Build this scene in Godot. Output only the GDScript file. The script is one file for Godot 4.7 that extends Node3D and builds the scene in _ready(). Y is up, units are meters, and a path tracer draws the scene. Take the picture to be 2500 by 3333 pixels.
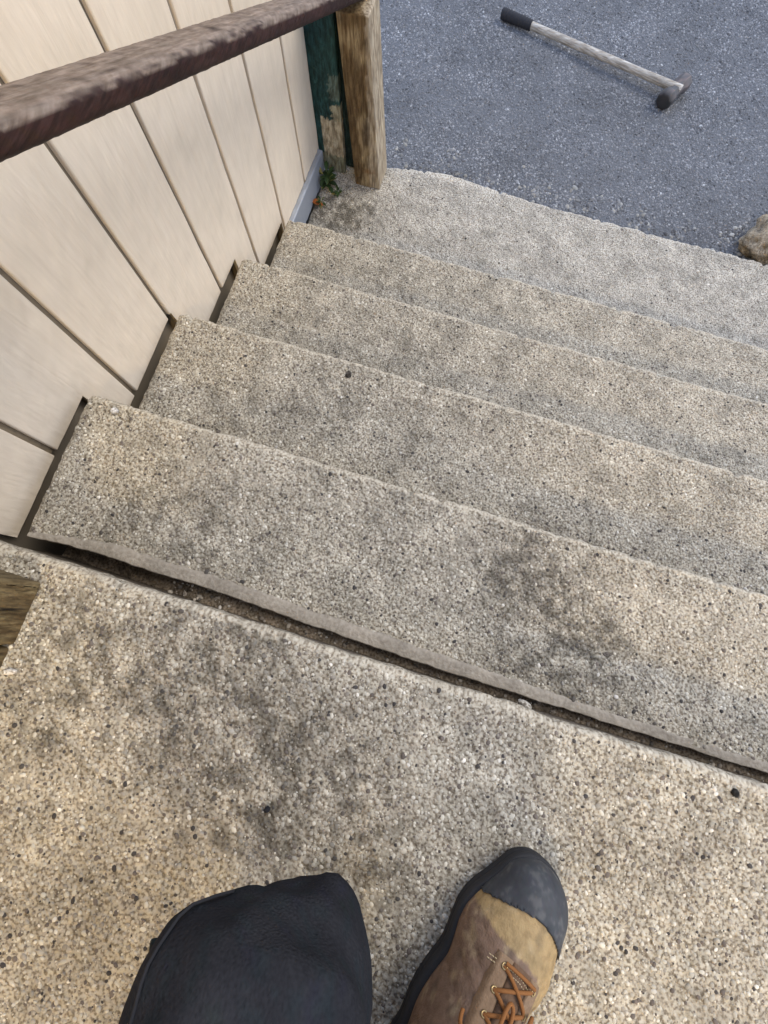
extends Node3D
# World: x runs across the steps away from the siding wall (x = 0), y up (landing top = 0), the steps go down towards -z.

const RISE := 0.171
const RUN := 0.294

var rng := RandomNumberGenerator.new()
var n_low := FastNoiseLite.new()
var n_mid := FastNoiseLite.new()
var n_fine := FastNoiseLite.new()
var n_grit := FastNoiseLite.new()
var taken := {}
# grimy patches, with painted body shadow mixed in on landing and first tread: x, z, level, radius, strength
var grime_and_shade := [
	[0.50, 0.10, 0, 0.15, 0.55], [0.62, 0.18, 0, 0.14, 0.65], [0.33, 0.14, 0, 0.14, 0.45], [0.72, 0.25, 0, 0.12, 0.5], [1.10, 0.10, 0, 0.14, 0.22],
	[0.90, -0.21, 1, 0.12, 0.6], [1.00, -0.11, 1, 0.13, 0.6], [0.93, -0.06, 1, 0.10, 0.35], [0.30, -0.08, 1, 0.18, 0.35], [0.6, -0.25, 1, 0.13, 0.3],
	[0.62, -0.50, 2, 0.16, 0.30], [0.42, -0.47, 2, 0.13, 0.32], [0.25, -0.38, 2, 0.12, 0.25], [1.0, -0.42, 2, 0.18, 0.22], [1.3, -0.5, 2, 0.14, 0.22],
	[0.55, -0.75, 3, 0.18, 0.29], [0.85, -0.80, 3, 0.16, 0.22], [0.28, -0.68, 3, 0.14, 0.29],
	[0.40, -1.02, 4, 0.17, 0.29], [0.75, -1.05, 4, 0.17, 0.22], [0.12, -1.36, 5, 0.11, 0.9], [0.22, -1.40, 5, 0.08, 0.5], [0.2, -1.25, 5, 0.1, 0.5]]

# ---------------------------------------------------------------- helpers
func setup_noise(n: FastNoiseLite, seed_: int, freq: float, octaves: int) -> void:
	n.seed = seed_; n.frequency = freq; n.noise_type = FastNoiseLite.TYPE_SIMPLEX_SMOOTH
	n.fractal_type = FastNoiseLite.FRACTAL_FBM; n.fractal_octaves = octaves

func numbered(called: String) -> String:
	if not taken.has(called):
		taken[called] = 0
		return called
	taken[called] += 1
	return "%s_%03d" % [called, taken[called]]

func tag(o: Node, label: String, category: String, group := "", kind := "") -> void:
	if label != "": o.set_meta("label", label)
	if category != "": o.set_meta("category", category)
	if group != "": o.set_meta("group", group)
	if kind != "": o.set_meta("kind", kind)

func thing(called: String, label: String, category: String, at := Vector3.ZERO, group := "") -> Node3D:
	var o := Node3D.new()
	o.name = numbered(called)
	add_child(o, true)
	o.position = at
	tag(o, label, category, group)
	return o

func put(called: String, mesh: Mesh, m: Material, parent: Node = null) -> MeshInstance3D:
	var o := MeshInstance3D.new()
	if parent == null:
		o.name = numbered(called)
		parent = self
	else:
		var nm := called
		var k := 0
		while parent.has_node(NodePath(nm)):
			k += 1
			nm = "%s_%03d" % [called, k]
		o.name = nm
	o.mesh = mesh
	o.material_override = m
	parent.add_child(o, true)
	return o

func noise_tex(freq: float, ramp: Array, seed_: int, octaves := 4, size := 512, kind := FastNoiseLite.TYPE_SIMPLEX_SMOOTH, normal := false, strength := 4.0) -> NoiseTexture2D:
	var n := FastNoiseLite.new()
	n.seed = seed_; n.frequency = freq; n.noise_type = kind
	n.fractal_octaves = octaves
	var t := NoiseTexture2D.new()
	t.width = size; t.height = size; t.seamless = true; t.noise = n
	if normal:
		t.as_normal_map = true; t.bump_strength = strength
	if ramp.size() > 0:
		var g := Gradient.new()
		var offs := PackedFloat32Array()
		var cols := PackedColorArray()
		for r in ramp:
			offs.append(r[0]); cols.append(r[1])
		g.offsets = offs; g.colors = cols
		t.color_ramp = g
	return t

func mat(col: Color, rough: float, vcol := false) -> StandardMaterial3D:
	var m := StandardMaterial3D.new()
	m.albedo_color = col
	m.roughness = rough
	m.metallic_specular = 0.35
	m.vertex_color_use_as_albedo = vcol
	return m

func triplanar(m: StandardMaterial3D, tex: Texture2D, normal: Texture2D, scale3: Vector3, nscale := 0.6, height: Texture2D = null, hs := 0.3) -> StandardMaterial3D:
	m.uv1_triplanar = true
	m.uv1_world_triplanar = true
	m.uv1_scale = scale3
	m.albedo_texture = tex
	if normal:
		m.normal_enabled = true; m.normal_texture = normal; m.normal_scale = nscale
	if height:
		m.heightmap_enabled = true; m.heightmap_texture = height; m.heightmap_scale = hs
	return m

func lin(r: float, g: float, b: float) -> Color:
	return Color(r, g, b).linear_to_srgb()

# commits vertices/indices with area weighted normals, turned so that front faces run clockwise
func build(v: PackedVector3Array, idx: PackedInt32Array, cols := PackedColorArray(), closed := true) -> ArrayMesh:
	var nrm := PackedVector3Array()
	nrm.resize(v.size())
	var vol := 0.0
	for t in range(0, idx.size(), 3):
		var a := v[idx[t]]; var b := v[idx[t + 1]]; var c := v[idx[t + 2]]
		var f := (c - a).cross(b - a)
		nrm[idx[t]] += f; nrm[idx[t + 1]] += f; nrm[idx[t + 2]] += f
		vol += f.dot(a)
	var flip := closed and vol < 0.0
	for i in v.size():
		var q := nrm[i].normalized()
		nrm[i] = -q if flip else q
	if flip:
		for t in range(0, idx.size(), 3):
			var w := idx[t + 1]; idx[t + 1] = idx[t + 2]; idx[t + 2] = w
	var arr := []
	arr.resize(Mesh.ARRAY_MAX)
	arr[Mesh.ARRAY_VERTEX] = v
	arr[Mesh.ARRAY_NORMAL] = nrm
	arr[Mesh.ARRAY_INDEX] = idx
	if cols.size() == v.size(): arr[Mesh.ARRAY_COLOR] = cols
	var am := ArrayMesh.new()
	am.add_surface_from_arrays(Mesh.PRIMITIVE_TRIANGLES, arr)
	return am

# a closed section swept through rings, capped at both ends
func loft(rings: Array, colour = null, caps := true) -> ArrayMesh:
	var v := PackedVector3Array()
	var idx := PackedInt32Array()
	var n: int = rings[0].size()
	for r in rings:
		v.append_array(r)
	for i in rings.size() - 1:
		for j in n:
			var a := i * n + j
			var b := i * n + (j + 1) % n
			idx.append_array([a, b, a + n, b, b + n, a + n])
	if caps:
		for e in 2:
			var ring: PackedVector3Array = rings[0] if e == 0 else rings[-1]
			var c := Vector3.ZERO
			for p in ring: c += p
			var base := v.size()
			v.append_array(ring)
			v.append(c / n)
			for j in n:
				if e == 0: idx.append_array([base + (j + 1) % n, base + j, base + n])
				else: idx.append_array([base + j, base + (j + 1) % n, base + n])
	var cols := PackedColorArray()
	if colour != null:
		for p in v: cols.append(colour.call(p))
	return build(v, idx, cols)

# rounded rectangle section in 2D with support points near its corners
func round_rect(w: float, h: float, r: float, seg := 3, div := 1) -> PackedVector2Array:
	var out := PackedVector2Array()
	var cs := [Vector2(w / 2 - r, h / 2 - r), Vector2(-w / 2 + r, h / 2 - r), Vector2(-w / 2 + r, -h / 2 + r), Vector2(w / 2 - r, -h / 2 + r)]
	for q in 4:
		for s in seg + 1:
			var a := PI / 2 * q + PI / 2 * s / seg
			out.append(cs[q] + Vector2(cos(a), sin(a)) * r)
		var p0: Vector2 = out[-1]
		var a2 := PI / 2 * (q + 1)
		var p1: Vector2 = cs[(q + 1) % 4] + Vector2(cos(a2), sin(a2)) * r
		var L := p0.distance_to(p1)
		if L > 4 * r:
			out.append(p0.lerp(p1, r * 0.6 / L))
			for k in range(1, div): out.append(p0.lerp(p1, float(k) / div))
			out.append(p0.lerp(p1, 1.0 - r * 0.6 / L))
	return out

# a section (u, v) carried from a to b; up gives the direction of v; jit moves points sideways
func beam(a: Vector3, b: Vector3, sec: PackedVector2Array, up: Vector3, steps: int, colour = null, rough := 0.0, endr := 0.003) -> ArrayMesh:
	var d := (b - a).normalized()
	var side := d.cross(up).normalized()
	var vv := side.cross(d).normalized()
	var rings := []
	var L := a.distance_to(b)
	var ts := [0.0, endr * 0.4 / L, endr / L, 2.0 * endr / L]
	for i in range(1, steps): ts.append(float(i) / steps)
	ts.append_array([1.0 - 2.0 * endr / L, 1.0 - endr / L, 1.0 - endr * 0.4 / L, 1.0])
	for k in ts.size():
		var t: float = ts[k]
		var e: float = minf(t, 1.0 - t) * L
		var inset := 0.0
		if e < endr: inset = endr * (1.0 - sqrt(maxf(0.0, 1.0 - pow(1.0 - e / endr, 2))))
		var ring := PackedVector3Array()
		for q in sec:
			var s := q
			if inset > 0.0: s = q - q.normalized() * inset
			var p := a.lerp(b, t) + side * s.x + vv * s.y
			if rough > 0.0:
				var nn := (side * s.x + vv * s.y).normalized()
				p += nn * rough * (n_mid.get_noise_3dv(p * Vector3(1.6, 1.6, 1.6)) + 0.5 * n_fine.get_noise_3dv(p))
			ring.append(p)
		rings.append(ring)
	return loft(rings, colour)

func tube(path: Array, r: float, sides := 7, colour = null) -> ArrayMesh:
	var rings := []
	var up := Vector3(0.13, 1, 0.07).normalized()
	for i in path.size():
		var d: Vector3 = (path[mini(i + 1, path.size() - 1)] - path[maxi(i - 1, 0)]).normalized()
		var s := d.cross(up).normalized()
		var w := s.cross(d).normalized()
		var ring := PackedVector3Array()
		for k in sides:
			var a := TAU * k / sides
			ring.append(path[i] + (s * cos(a) + w * sin(a)) * r)
		rings.append(ring)
	return loft(rings, colour)

func curve(pts: Array, n: int) -> Array:
	var out := []
	for i in n + 1:
		var t := float(i) / n * (pts.size() - 1)
		var k := mini(int(t), pts.size() - 2)
		var f := t - k
		var p0: Vector3 = pts[maxi(k - 1, 0)]; var p3: Vector3 = pts[mini(k + 2, pts.size() - 1)]
		out.append((pts[k] as Vector3).cubic_interpolate(pts[k + 1], p0, p3, f))
	return out

# ---------------------------------------------------------------- smooth bodies (tapered capsules, surface nets)
# bones: [a, b, ra, rb]
func cap_dist(p: Vector3, b: Array) -> float:
	var a: Vector3 = b[0]
	var ab: Vector3 = (b[1] as Vector3) - a
	var t := clampf((p - a).dot(ab) / ab.length_squared(), 0.0, 1.0)
	return (p - a - ab * t).length() - lerpf(b[2], b[3], t)

func field_at(p: Vector3, bones: Array, k: float) -> float:
	var f := 1.0
	for b in bones:
		var d := cap_dist(p, b)
		var h := maxf(k - absf(f - d), 0.0) / k
		f = minf(f, d) - h * h * k * 0.25
	return f

func nets(bones: Array, k: float, cell: float, post = null, colour = null, push = null) -> ArrayMesh:
	var lo := Vector3(1e9, 1e9, 1e9)
	var hi := -lo
	for b in bones:
		var r: float = maxf(b[2], b[3])
		for e in 2:
			lo = lo.min((b[e] as Vector3) - Vector3.ONE * r); hi = hi.max((b[e] as Vector3) + Vector3.ONE * r)
	lo -= Vector3.ONE * (k * 0.5 + cell * 3.0); hi += Vector3.ONE * (k * 0.5 + cell * 3.0)
	var nx := int((hi.x - lo.x) / cell) + 1
	var ny := int((hi.y - lo.y) / cell) + 1
	var nz := int((hi.z - lo.z) / cell) + 1
	var f := PackedFloat32Array()
	f.resize(nx * ny * nz)
	f.fill(1.0)
	for b in bones:
		var r: float = maxf(b[2], b[3]) + k + cell * 2.5
		var a0: Vector3 = ((b[0] as Vector3).min(b[1]) - Vector3.ONE * r - lo) / cell
		var a1: Vector3 = ((b[0] as Vector3).max(b[1]) + Vector3.ONE * r - lo) / cell
		for z in range(maxi(0, int(a0.z)), mini(nz, int(a1.z) + 1)):
			for y in range(maxi(0, int(a0.y)), mini(ny, int(a1.y) + 1)):
				for x in range(maxi(0, int(a0.x)), mini(nx, int(a1.x) + 1)):
					var i := x + nx * (y + ny * z)
					var d := cap_dist(lo + Vector3(x, y, z) * cell, b)
					var g := f[i]
					var h := maxf(k - absf(g - d), 0.0) / k
					f[i] = minf(g, d) - h * h * k * 0.25
	if post != null:
		for z in nz:
			for y in ny:
				for x in nx:
					var i := x + nx * (y + ny * z)
					if f[i] < 0.05: f[i] = post.call(lo + Vector3(x, y, z) * cell, f[i])
	var v := PackedVector3Array()
	var at := PackedInt32Array()
	at.resize(nx * ny * nz)
	at.fill(-1)
	var offs := [0, 1, nx, nx + 1, nx * ny, nx * ny + 1, nx * ny + nx, nx * ny + nx + 1]
	var cpos := [Vector3(0, 0, 0), Vector3(1, 0, 0), Vector3(0, 1, 0), Vector3(1, 1, 0), Vector3(0, 0, 1), Vector3(1, 0, 1), Vector3(0, 1, 1), Vector3(1, 1, 1)]
	var edges := [[0, 1], [2, 3], [4, 5], [6, 7], [0, 2], [1, 3], [4, 6], [5, 7], [0, 4], [1, 5], [2, 6], [3, 7]]
	for z in nz - 1:
		for y in ny - 1:
			for x in nx - 1:
				var i := x + nx * (y + ny * z)
				var inside := 0
				for c in 8:
					if f[i + offs[c]] < 0.0: inside += 1
				if inside == 0 or inside == 8: continue
				var s := Vector3.ZERO
				var m := 0
				for e in edges:
					var fa := f[i + offs[e[0]]]; var fb := f[i + offs[e[1]]]
					if (fa < 0.0) != (fb < 0.0):
						s += (cpos[e[0]] as Vector3).lerp(cpos[e[1]], fa / (fa - fb)); m += 1
				at[i] = v.size()
				v.append(lo + (Vector3(x, y, z) + s / m) * cell)
	var idx := PackedInt32Array()
	var step := [1, nx, nx * ny]
	for z in range(1, nz - 1):
		for y in range(1, ny - 1):
			for x in range(1, nx - 1):
				var i := x + nx * (y + ny * z)
				for ax in 3:
					var a := f[i]; var b := f[i + step[ax]]
					if (a < 0.0) == (b < 0.0): continue
					var u: int = step[(ax + 1) % 3]; var w: int = step[(ax + 2) % 3]
					var q := [at[i], at[i - u], at[i - u - w], at[i - w]]
					if a < 0.0: idx.append_array([q[0], q[2], q[1], q[0], q[3], q[2]])
					else: idx.append_array([q[0], q[1], q[2], q[0], q[2], q[3]])
	if push != null:
		var nr := PackedVector3Array()
		nr.resize(v.size())
		for t in range(0, idx.size(), 3):
			var fn := (v[idx[t + 2]] - v[idx[t]]).cross(v[idx[t + 1]] - v[idx[t]])
			for e in 3: nr[idx[t + e]] += fn
		for i in v.size():
			var nn := nr[i].normalized()
			v[i] += nn * push.call(v[i]) 
	var cols := PackedColorArray()
	if colour != null:
		for p in v: cols.append(colour.call(p))
	return build(v, idx, cols)

# ---------------------------------------------------------------- concrete
func dirt_shade_at(p: Vector3, level: int) -> float:  # dirt, plus the shadow painted into landing and first tread
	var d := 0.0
	for g in grime_and_shade:
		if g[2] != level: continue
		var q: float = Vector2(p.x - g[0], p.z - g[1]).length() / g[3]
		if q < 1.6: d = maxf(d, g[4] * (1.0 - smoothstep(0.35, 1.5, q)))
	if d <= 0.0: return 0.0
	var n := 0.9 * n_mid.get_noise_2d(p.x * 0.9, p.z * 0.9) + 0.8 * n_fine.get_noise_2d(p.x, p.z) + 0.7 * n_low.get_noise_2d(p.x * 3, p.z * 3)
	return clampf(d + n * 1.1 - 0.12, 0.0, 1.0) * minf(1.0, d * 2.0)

func top_bump(x: float, z: float) -> float:
	return 0.0030 * n_low.get_noise_2d(x, z) + 0.0018 * n_mid.get_noise_2d(x, z) + 0.0009 * n_fine.get_noise_2d(x, z)

func concrete_colour(p: Vector3, base: Color, level: int, top: float, nose: float) -> Color:
	var k := 1.0 + 0.30 * n_low.get_noise_2d(p.x * 2.2 + 3.0, p.z * 2.2) + 0.18 * n_mid.get_noise_3dv(p + Vector3(5, 0, 2)) + 0.30 * n_fine.get_noise_3dv(p) + 0.25 * n_grit.get_noise_3dv(p)
	var c := base * k
	if p.y > top - 0.012:
		c = c.lerp(Color(0.105, 0.095, 0.08), 0.88 * dirt_shade_at(p, level))
		var e := p.z - nose
		if e < 0.010 + 0.006 * n_mid.get_noise_2d(p.x * 2.0, 7.0): c = c.lerp(base * 1.4, 0.75)
	c.a = 1.0
	return c

# a cast slab whose section runs back-to-nose and is carried along x, with worn edges
func cast_slab(x0: float, x1: float, zb: float, zn: float, top: float, thick: float, base: Color, level: int, step := 0.008, edge_wave := 0.004, zcurve = null, zback = null) -> ArrayMesh:
	var prof := PackedVector2Array()        # x: 0 at back .. 1 at nose handled below as absolute z, y: height
	var r := 0.011
	for s in 4:
		var a := PI / 2 * s / 3.0
		prof.append(Vector2(zb - 0.007 + 0.007 * cos(a), top - 0.007 + 0.007 * sin(a)))
	var n := int((zb - zn - 2 * r) / step)
	for i in range(1, n): prof.append(Vector2(lerpf(zb - 0.007, zn + r, float(i) / n), top))
	for s in 6:
		var a := PI / 2 * s / 5.0
		prof.append(Vector2(zn + r - r * sin(a), top - r + r * cos(a)))
	prof.append(Vector2(zn, top - r - 0.012))
	prof.append(Vector2(zn, top - thick * 0.6))
	prof.append(Vector2(zn + 0.002, top - thick + 0.006))
	prof.append(Vector2(zn + 0.008, top - thick))
	prof.append(Vector2(zb - 0.004, top - thick))
	prof.append(Vector2(zb, top - thick + 0.004))
	prof.append(Vector2(zb, top - thick * 0.5))
	var rings := []
	var nx := int((x1 - x0) / step)
	for i in nx + 1:
		var x := lerpf(x0, x1, float(i) / nx)
		var ring := PackedVector3Array()
		var wob := edge_wave * (n_low.get_noise_2d(x * 2.5, top * 31.0) + 0.7 * n_mid.get_noise_2d(x * 1.2, top * 17.0 + 2.0))
		var chip := maxf(0.0, n_mid.get_noise_2d(x * 0.8 + 9.0, top * 23.0) - 0.30) * 0.022
		var zo: float = zcurve.call(x) if zcurve != null else 0.0
		var bo: float = zback.call(x) if zback != null else 0.0
		var ed := minf(x - x0, x1 - x)
		var drop := 0.006 * pow(maxf(0.0, 1.0 - ed / 0.018), 2.0)
		for q in prof:
			var p := Vector3(x, q.y, q.x)
			var tn := clampf((zb - q.x) / (zb - zn), 0.0, 1.0)
			p.z += (wob + zo) * smoothstep(0.5, 1.0, tn) + bo * smoothstep(0.4, 0.0, tn)
			if q.y > top - 0.02:
				p.y += top_bump(x, p.z) - drop
				var near := smoothstep(zn + 0.03, zn + 0.004, q.x)
				p.y -= chip * near * 0.8
				p.z += chip * near * 0.9
				p.y += 0.0016 * near * n_fine.get_noise_2d(x * 1.2, p.z)
				p.z += 0.0022 * near * n_fine.get_noise_2d(x, 4.0 + p.y * 5)
			if ed < 0.02: p.x += 0.003 * n_mid.get_noise_2d(p.z * 2.0, p.y * 2.0)
			ring.append(p)
		rings.append(ring)
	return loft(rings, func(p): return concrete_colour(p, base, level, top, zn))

func stones(parent: Node, called: String, count: int, x0: float, x1: float, z0: float, z1: float, top: float, level: int, r0: float, r1: float, palette: Array, m: Material, skip = null) -> void:
	var mm := MultiMesh.new()
	mm.transform_format = MultiMesh.TRANSFORM_3D
	mm.use_colors = true
	var sm := SphereMesh.new()
	sm.radius = 1.0; sm.height = 2.0; sm.radial_segments = 7; sm.rings = 3
	mm.mesh = sm
	var tr := []
	var cs := []
	for i in count:
		var x := rng.randf_range(x0, x1)
		var z := rng.randf_range(z0, z1)
		var u := rng.randf()
		var r := lerpf(r0, r1, u * u * u)
		var ca := rng.randf()
		var yaw := rng.randf() * TAU
		var sq := rng.randf_range(0.55, 0.95)
		var el := rng.randf_range(0.8, 1.5)
		if skip != null and skip.call(x, z): continue
		var d := dirt_shade_at(Vector3(x, top, z), level) if level >= 0 else 0.0
		var acc := 0.0
		var col: Color = palette[-1][1]
		for e in palette:
			acc += e[0]
			if ca < acc:
				col = e[1]
				break
		col = col * rng.randf_range(0.8, 1.2) * (1.0 + (0.30 * n_low.get_noise_2d(x * 2.2 + 3.0, z * 2.2) if level >= 0 else 0.38 * n_low.get_noise_2d(x * 0.9, z * 0.9)))
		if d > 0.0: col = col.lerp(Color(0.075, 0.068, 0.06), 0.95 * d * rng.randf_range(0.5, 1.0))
		col.a = 1.0
		var b := Basis(Vector3.UP, yaw) * Basis(Vector3(1, 0, 0), rng.randf_range(-0.3, 0.3)) * Basis.from_scale(Vector3(r * el, r * sq, r))
		tr.append(Transform3D(b, Vector3(x, (top + top_bump(x, z) if level >= 0 else (ground_y(x, z) + 0.0005 if level == -1 else top + 0.008 * n_low.get_noise_2d(x * 3.0, 20.0) + 0.005 * n_mid.get_noise_2d(x * 1.6, z * 1.6 + 3.0))) - r * sq * 0.35, z)))
		cs.append(col)
	mm.instance_count = tr.size()
	for i in tr.size():
		mm.set_instance_transform(i, tr[i])
		mm.set_instance_color(i, cs[i])
	var o := MultiMeshInstance3D.new()
	o.name = called
	o.multimesh = mm
	o.material_override = m
	o.set_meta("kind", "stuff")
	parent.add_child(o, true)

# a stone of its own: lumpy facets
func rock_mesh(size: Vector3, seed_: int, base: Color, div := 14, lump := 0.22) -> ArrayMesh:
	var n := FastNoiseLite.new()
	n.seed = seed_; n.frequency = 0.9; n.fractal_octaves = 4
	var cell := FastNoiseLite.new()
	cell.seed = seed_ + 5; cell.frequency = 0.8; cell.noise_type = FastNoiseLite.TYPE_CELLULAR
	var rings := []
	for i in range(1, div):
		var th := PI * i / div
		var ring := PackedVector3Array()
		for j in div * 2:
			var ph := TAU * j / (div * 2)
			var d := Vector3(sin(th) * cos(ph), cos(th), sin(th) * sin(ph))
			var k := 1.0 + lump * (n.get_noise_3dv(d * 1.5) * 1.6 + cell.get_noise_3dv(d * 1.3) * 0.7) + 0.08 * n.get_noise_3dv(d * 6.0)
			var q := d * k
			q.y = clampf(q.y, -0.7, 0.8 + 0.12 * d.x)
			ring.append(q * size)
		rings.append(ring)
	return loft(rings, func(p):
		var c := base * (1.0 + 0.35 * n_mid.get_noise_3dv(p * 1.2) + 0.35 * n_fine.get_noise_3dv(p) + 0.2 * n_grit.get_noise_3dv(p))
		c.a = 1.0
		return c)

# ----------------------------------------------------------------
func _ready() -> void:
	# camera
	var cam := Camera3D.new()
	cam.name = "camera"
	add_child(cam)
	cam.transform = Transform3D(Basis(Vector3(0.95615, 0.00882, -0.29273), Vector3(-0.28838, 0.20268, -0.93582), Vector3(0.05107, 0.97921, 0.19633)), Vector3(0.679, 0.721, -0.059))
	cam.fov = 90.6
	cam.near = 0.02
	cam.far = 400.0
	cam.current = true
	# sky and air
	var env := Environment.new()
	env.background_mode = Environment.BG_SKY
	var sky := Sky.new()
	var ps := ProceduralSkyMaterial.new()
	ps.sky_top_color = Color(0.72, 0.81, 0.97)
	ps.sky_horizon_color = Color(0.90, 0.91, 0.93)
	ps.sky_curve = 0.2
	ps.ground_bottom_color = Color(0.35, 0.34, 0.33)
	ps.ground_horizon_color = Color(0.6, 0.6, 0.6)
	sky.sky_material = ps
	env.sky = sky
	env.tonemap_mode = Environment.TONE_MAPPER_LINEAR
	env.tonemap_exposure = 2.08
	env.sdfgi_enabled = true
	env.ssao_enabled = true
	env.ssil_enabled = true
	var we := WorldEnvironment.new()
	we.name = "world_environment"
	we.environment = env
	add_child(we)
	var sun := DirectionalLight3D.new()
	sun.name = "sun"
	sun.light_energy = 0.38
	sun.light_angular_distance = 28.0
	sun.light_color = Color(1.0, 0.98, 0.95)
	sun.shadow_enabled = true
	add_child(sun)
	sun.look_at_from_position(Vector3.ZERO, Vector3(-0.62, -0.95, 0.42), Vector3.UP)

	setup_noise(n_low, 11, 4.0, 3)
	setup_noise(n_mid, 23, 28.0, 3)
	setup_noise(n_fine, 37, 120.0, 2)
	setup_noise(n_grit, 51, 330.0, 2)
	rng.seed = 4711

	var white := Color(1, 1, 1)
	var grain_n := noise_tex(0.06, [], 3, 4, 512, FastNoiseLite.TYPE_SIMPLEX_SMOOTH, true, 5.0)
	var speck := noise_tex(0.075, [[0.0, Color(0.50, 0.46, 0.42)], [0.34, Color(0.68, 0.65, 0.61)], [0.46, Color(0.87, 0.85, 0.82)], [0.62, Color(0.97, 0.96, 0.93)], [1.0, Color(1, 1, 1)]], 5, 4, 1024)
	var concrete := triplanar(mat(white, 0.93, true), speck, grain_n, Vector3.ONE * 2.0, 1.0)
	var pebble_mat := mat(white, 0.8, true)

	build_ground(grain_n)
	build_wall()
	build_steps(concrete, pebble_mat)
	build_porch()
	build_rail()
	build_green_board()
	build_hammer()
	build_small(concrete)
	build_person()

func build_ground(grain_n: Texture2D) -> void:
	var tex := noise_tex(0.11, [[0.0, Color(0.55, 0.56, 0.58)], [0.35, Color(0.74, 0.75, 0.77)], [0.62, Color(0.86, 0.87, 0.89)], [0.8, Color(1, 1, 1)]], 9, 5, 1024)
	var m := triplanar(mat(lin(0.175, 0.178, 0.186), 0.9, true), tex, grain_n, Vector3.ONE * 2.2, 1.0)
	var v := PackedVector3Array()
	var idx := PackedInt32Array()
	var cols := PackedColorArray()
	# one sheet: fine near the steps, wide cells out to the horizon
	var xs := [-120.0, -40.0, -12.0, -4.0, -1.5]
	var zs := [120.0, 40.0, 12.0, 4.0, 0.5]
	for i in 176: xs.append(-0.4 + i * 0.02)
	for i in 90: zs.append(-1.45 - i * 0.02)
	xs.append_array([4.5, 8.0, 20.0, 60.0, 120.0])
	zs.append_array([-4.0, -8.0, -20.0, -60.0, -120.0])
	for z in zs:
		for x in xs:
			var y := ground_y(x, z)
			v.append(Vector3(x, y, z))
			var k: float = 1.0 + 0.30 * n_low.get_noise_2d(x * 0.5, z * 0.5) + 0.22 * n_low.get_noise_2d(x * 2.2, z * 2.2) + 0.22 * n_mid.get_noise_2d(x, z)
			cols.append(Color(k, k, k))
	var w := xs.size()
	for j in zs.size() - 1:
		for i in w - 1:
			var a := j * w + i
			idx.append_array([a, a + w, a + 1, a + 1, a + w, a + w + 1])
	var g := put("asphalt", build(v, idx, cols, false), m)
	tag(g, "grey blue worn asphalt at the foot of the concrete steps", "asphalt", "", "structure")
	var pm := mat(Color(1, 1, 1), 0.75, true)
	stones(g, "gravel", 90000, -0.3, 2.1, -3.1, -1.62, -0.905, -1, 0.0016, 0.0050,
		[[0.44, Color(0.165, 0.168, 0.178)], [0.28, Color(0.115, 0.117, 0.125)], [0.18, Color(0.215, 0.22, 0.23)], [0.012, Color(0.33, 0.335, 0.345)], [0.088, Color(0.062, 0.064, 0.07)]], pm)
	# looser darker grit gathered along the slab's front edge
	stones(g, "loose_grit", 2600, 0.2, 1.9, -1.84, -1.655, -0.903, -1, 0.003, 0.009,
		[[0.4, Color(0.07, 0.07, 0.075)], [0.3, Color(0.14, 0.14, 0.14)], [0.2, Color(0.22, 0.21, 0.19)], [0.1, Color(0.28, 0.28, 0.27)]], pm,
		func(x, z): return n_low.get_noise_2d(x * 2.0, z * 2.0) < (-1.66 - z) * 4.5 - 0.35)

func ground_y(x: float, z: float) -> float:
	var near: float = clampf((-1.35 - z) * 4.0, 0.0, 1.0) * clampf((z + 3.6) * 2.0, 0.0, 1.0)
	return -0.905 + near * (0.006 * n_low.get_noise_2d(x * 0.7, z * 0.7) + 0.0015 * n_mid.get_noise_2d(x, z))

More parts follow.
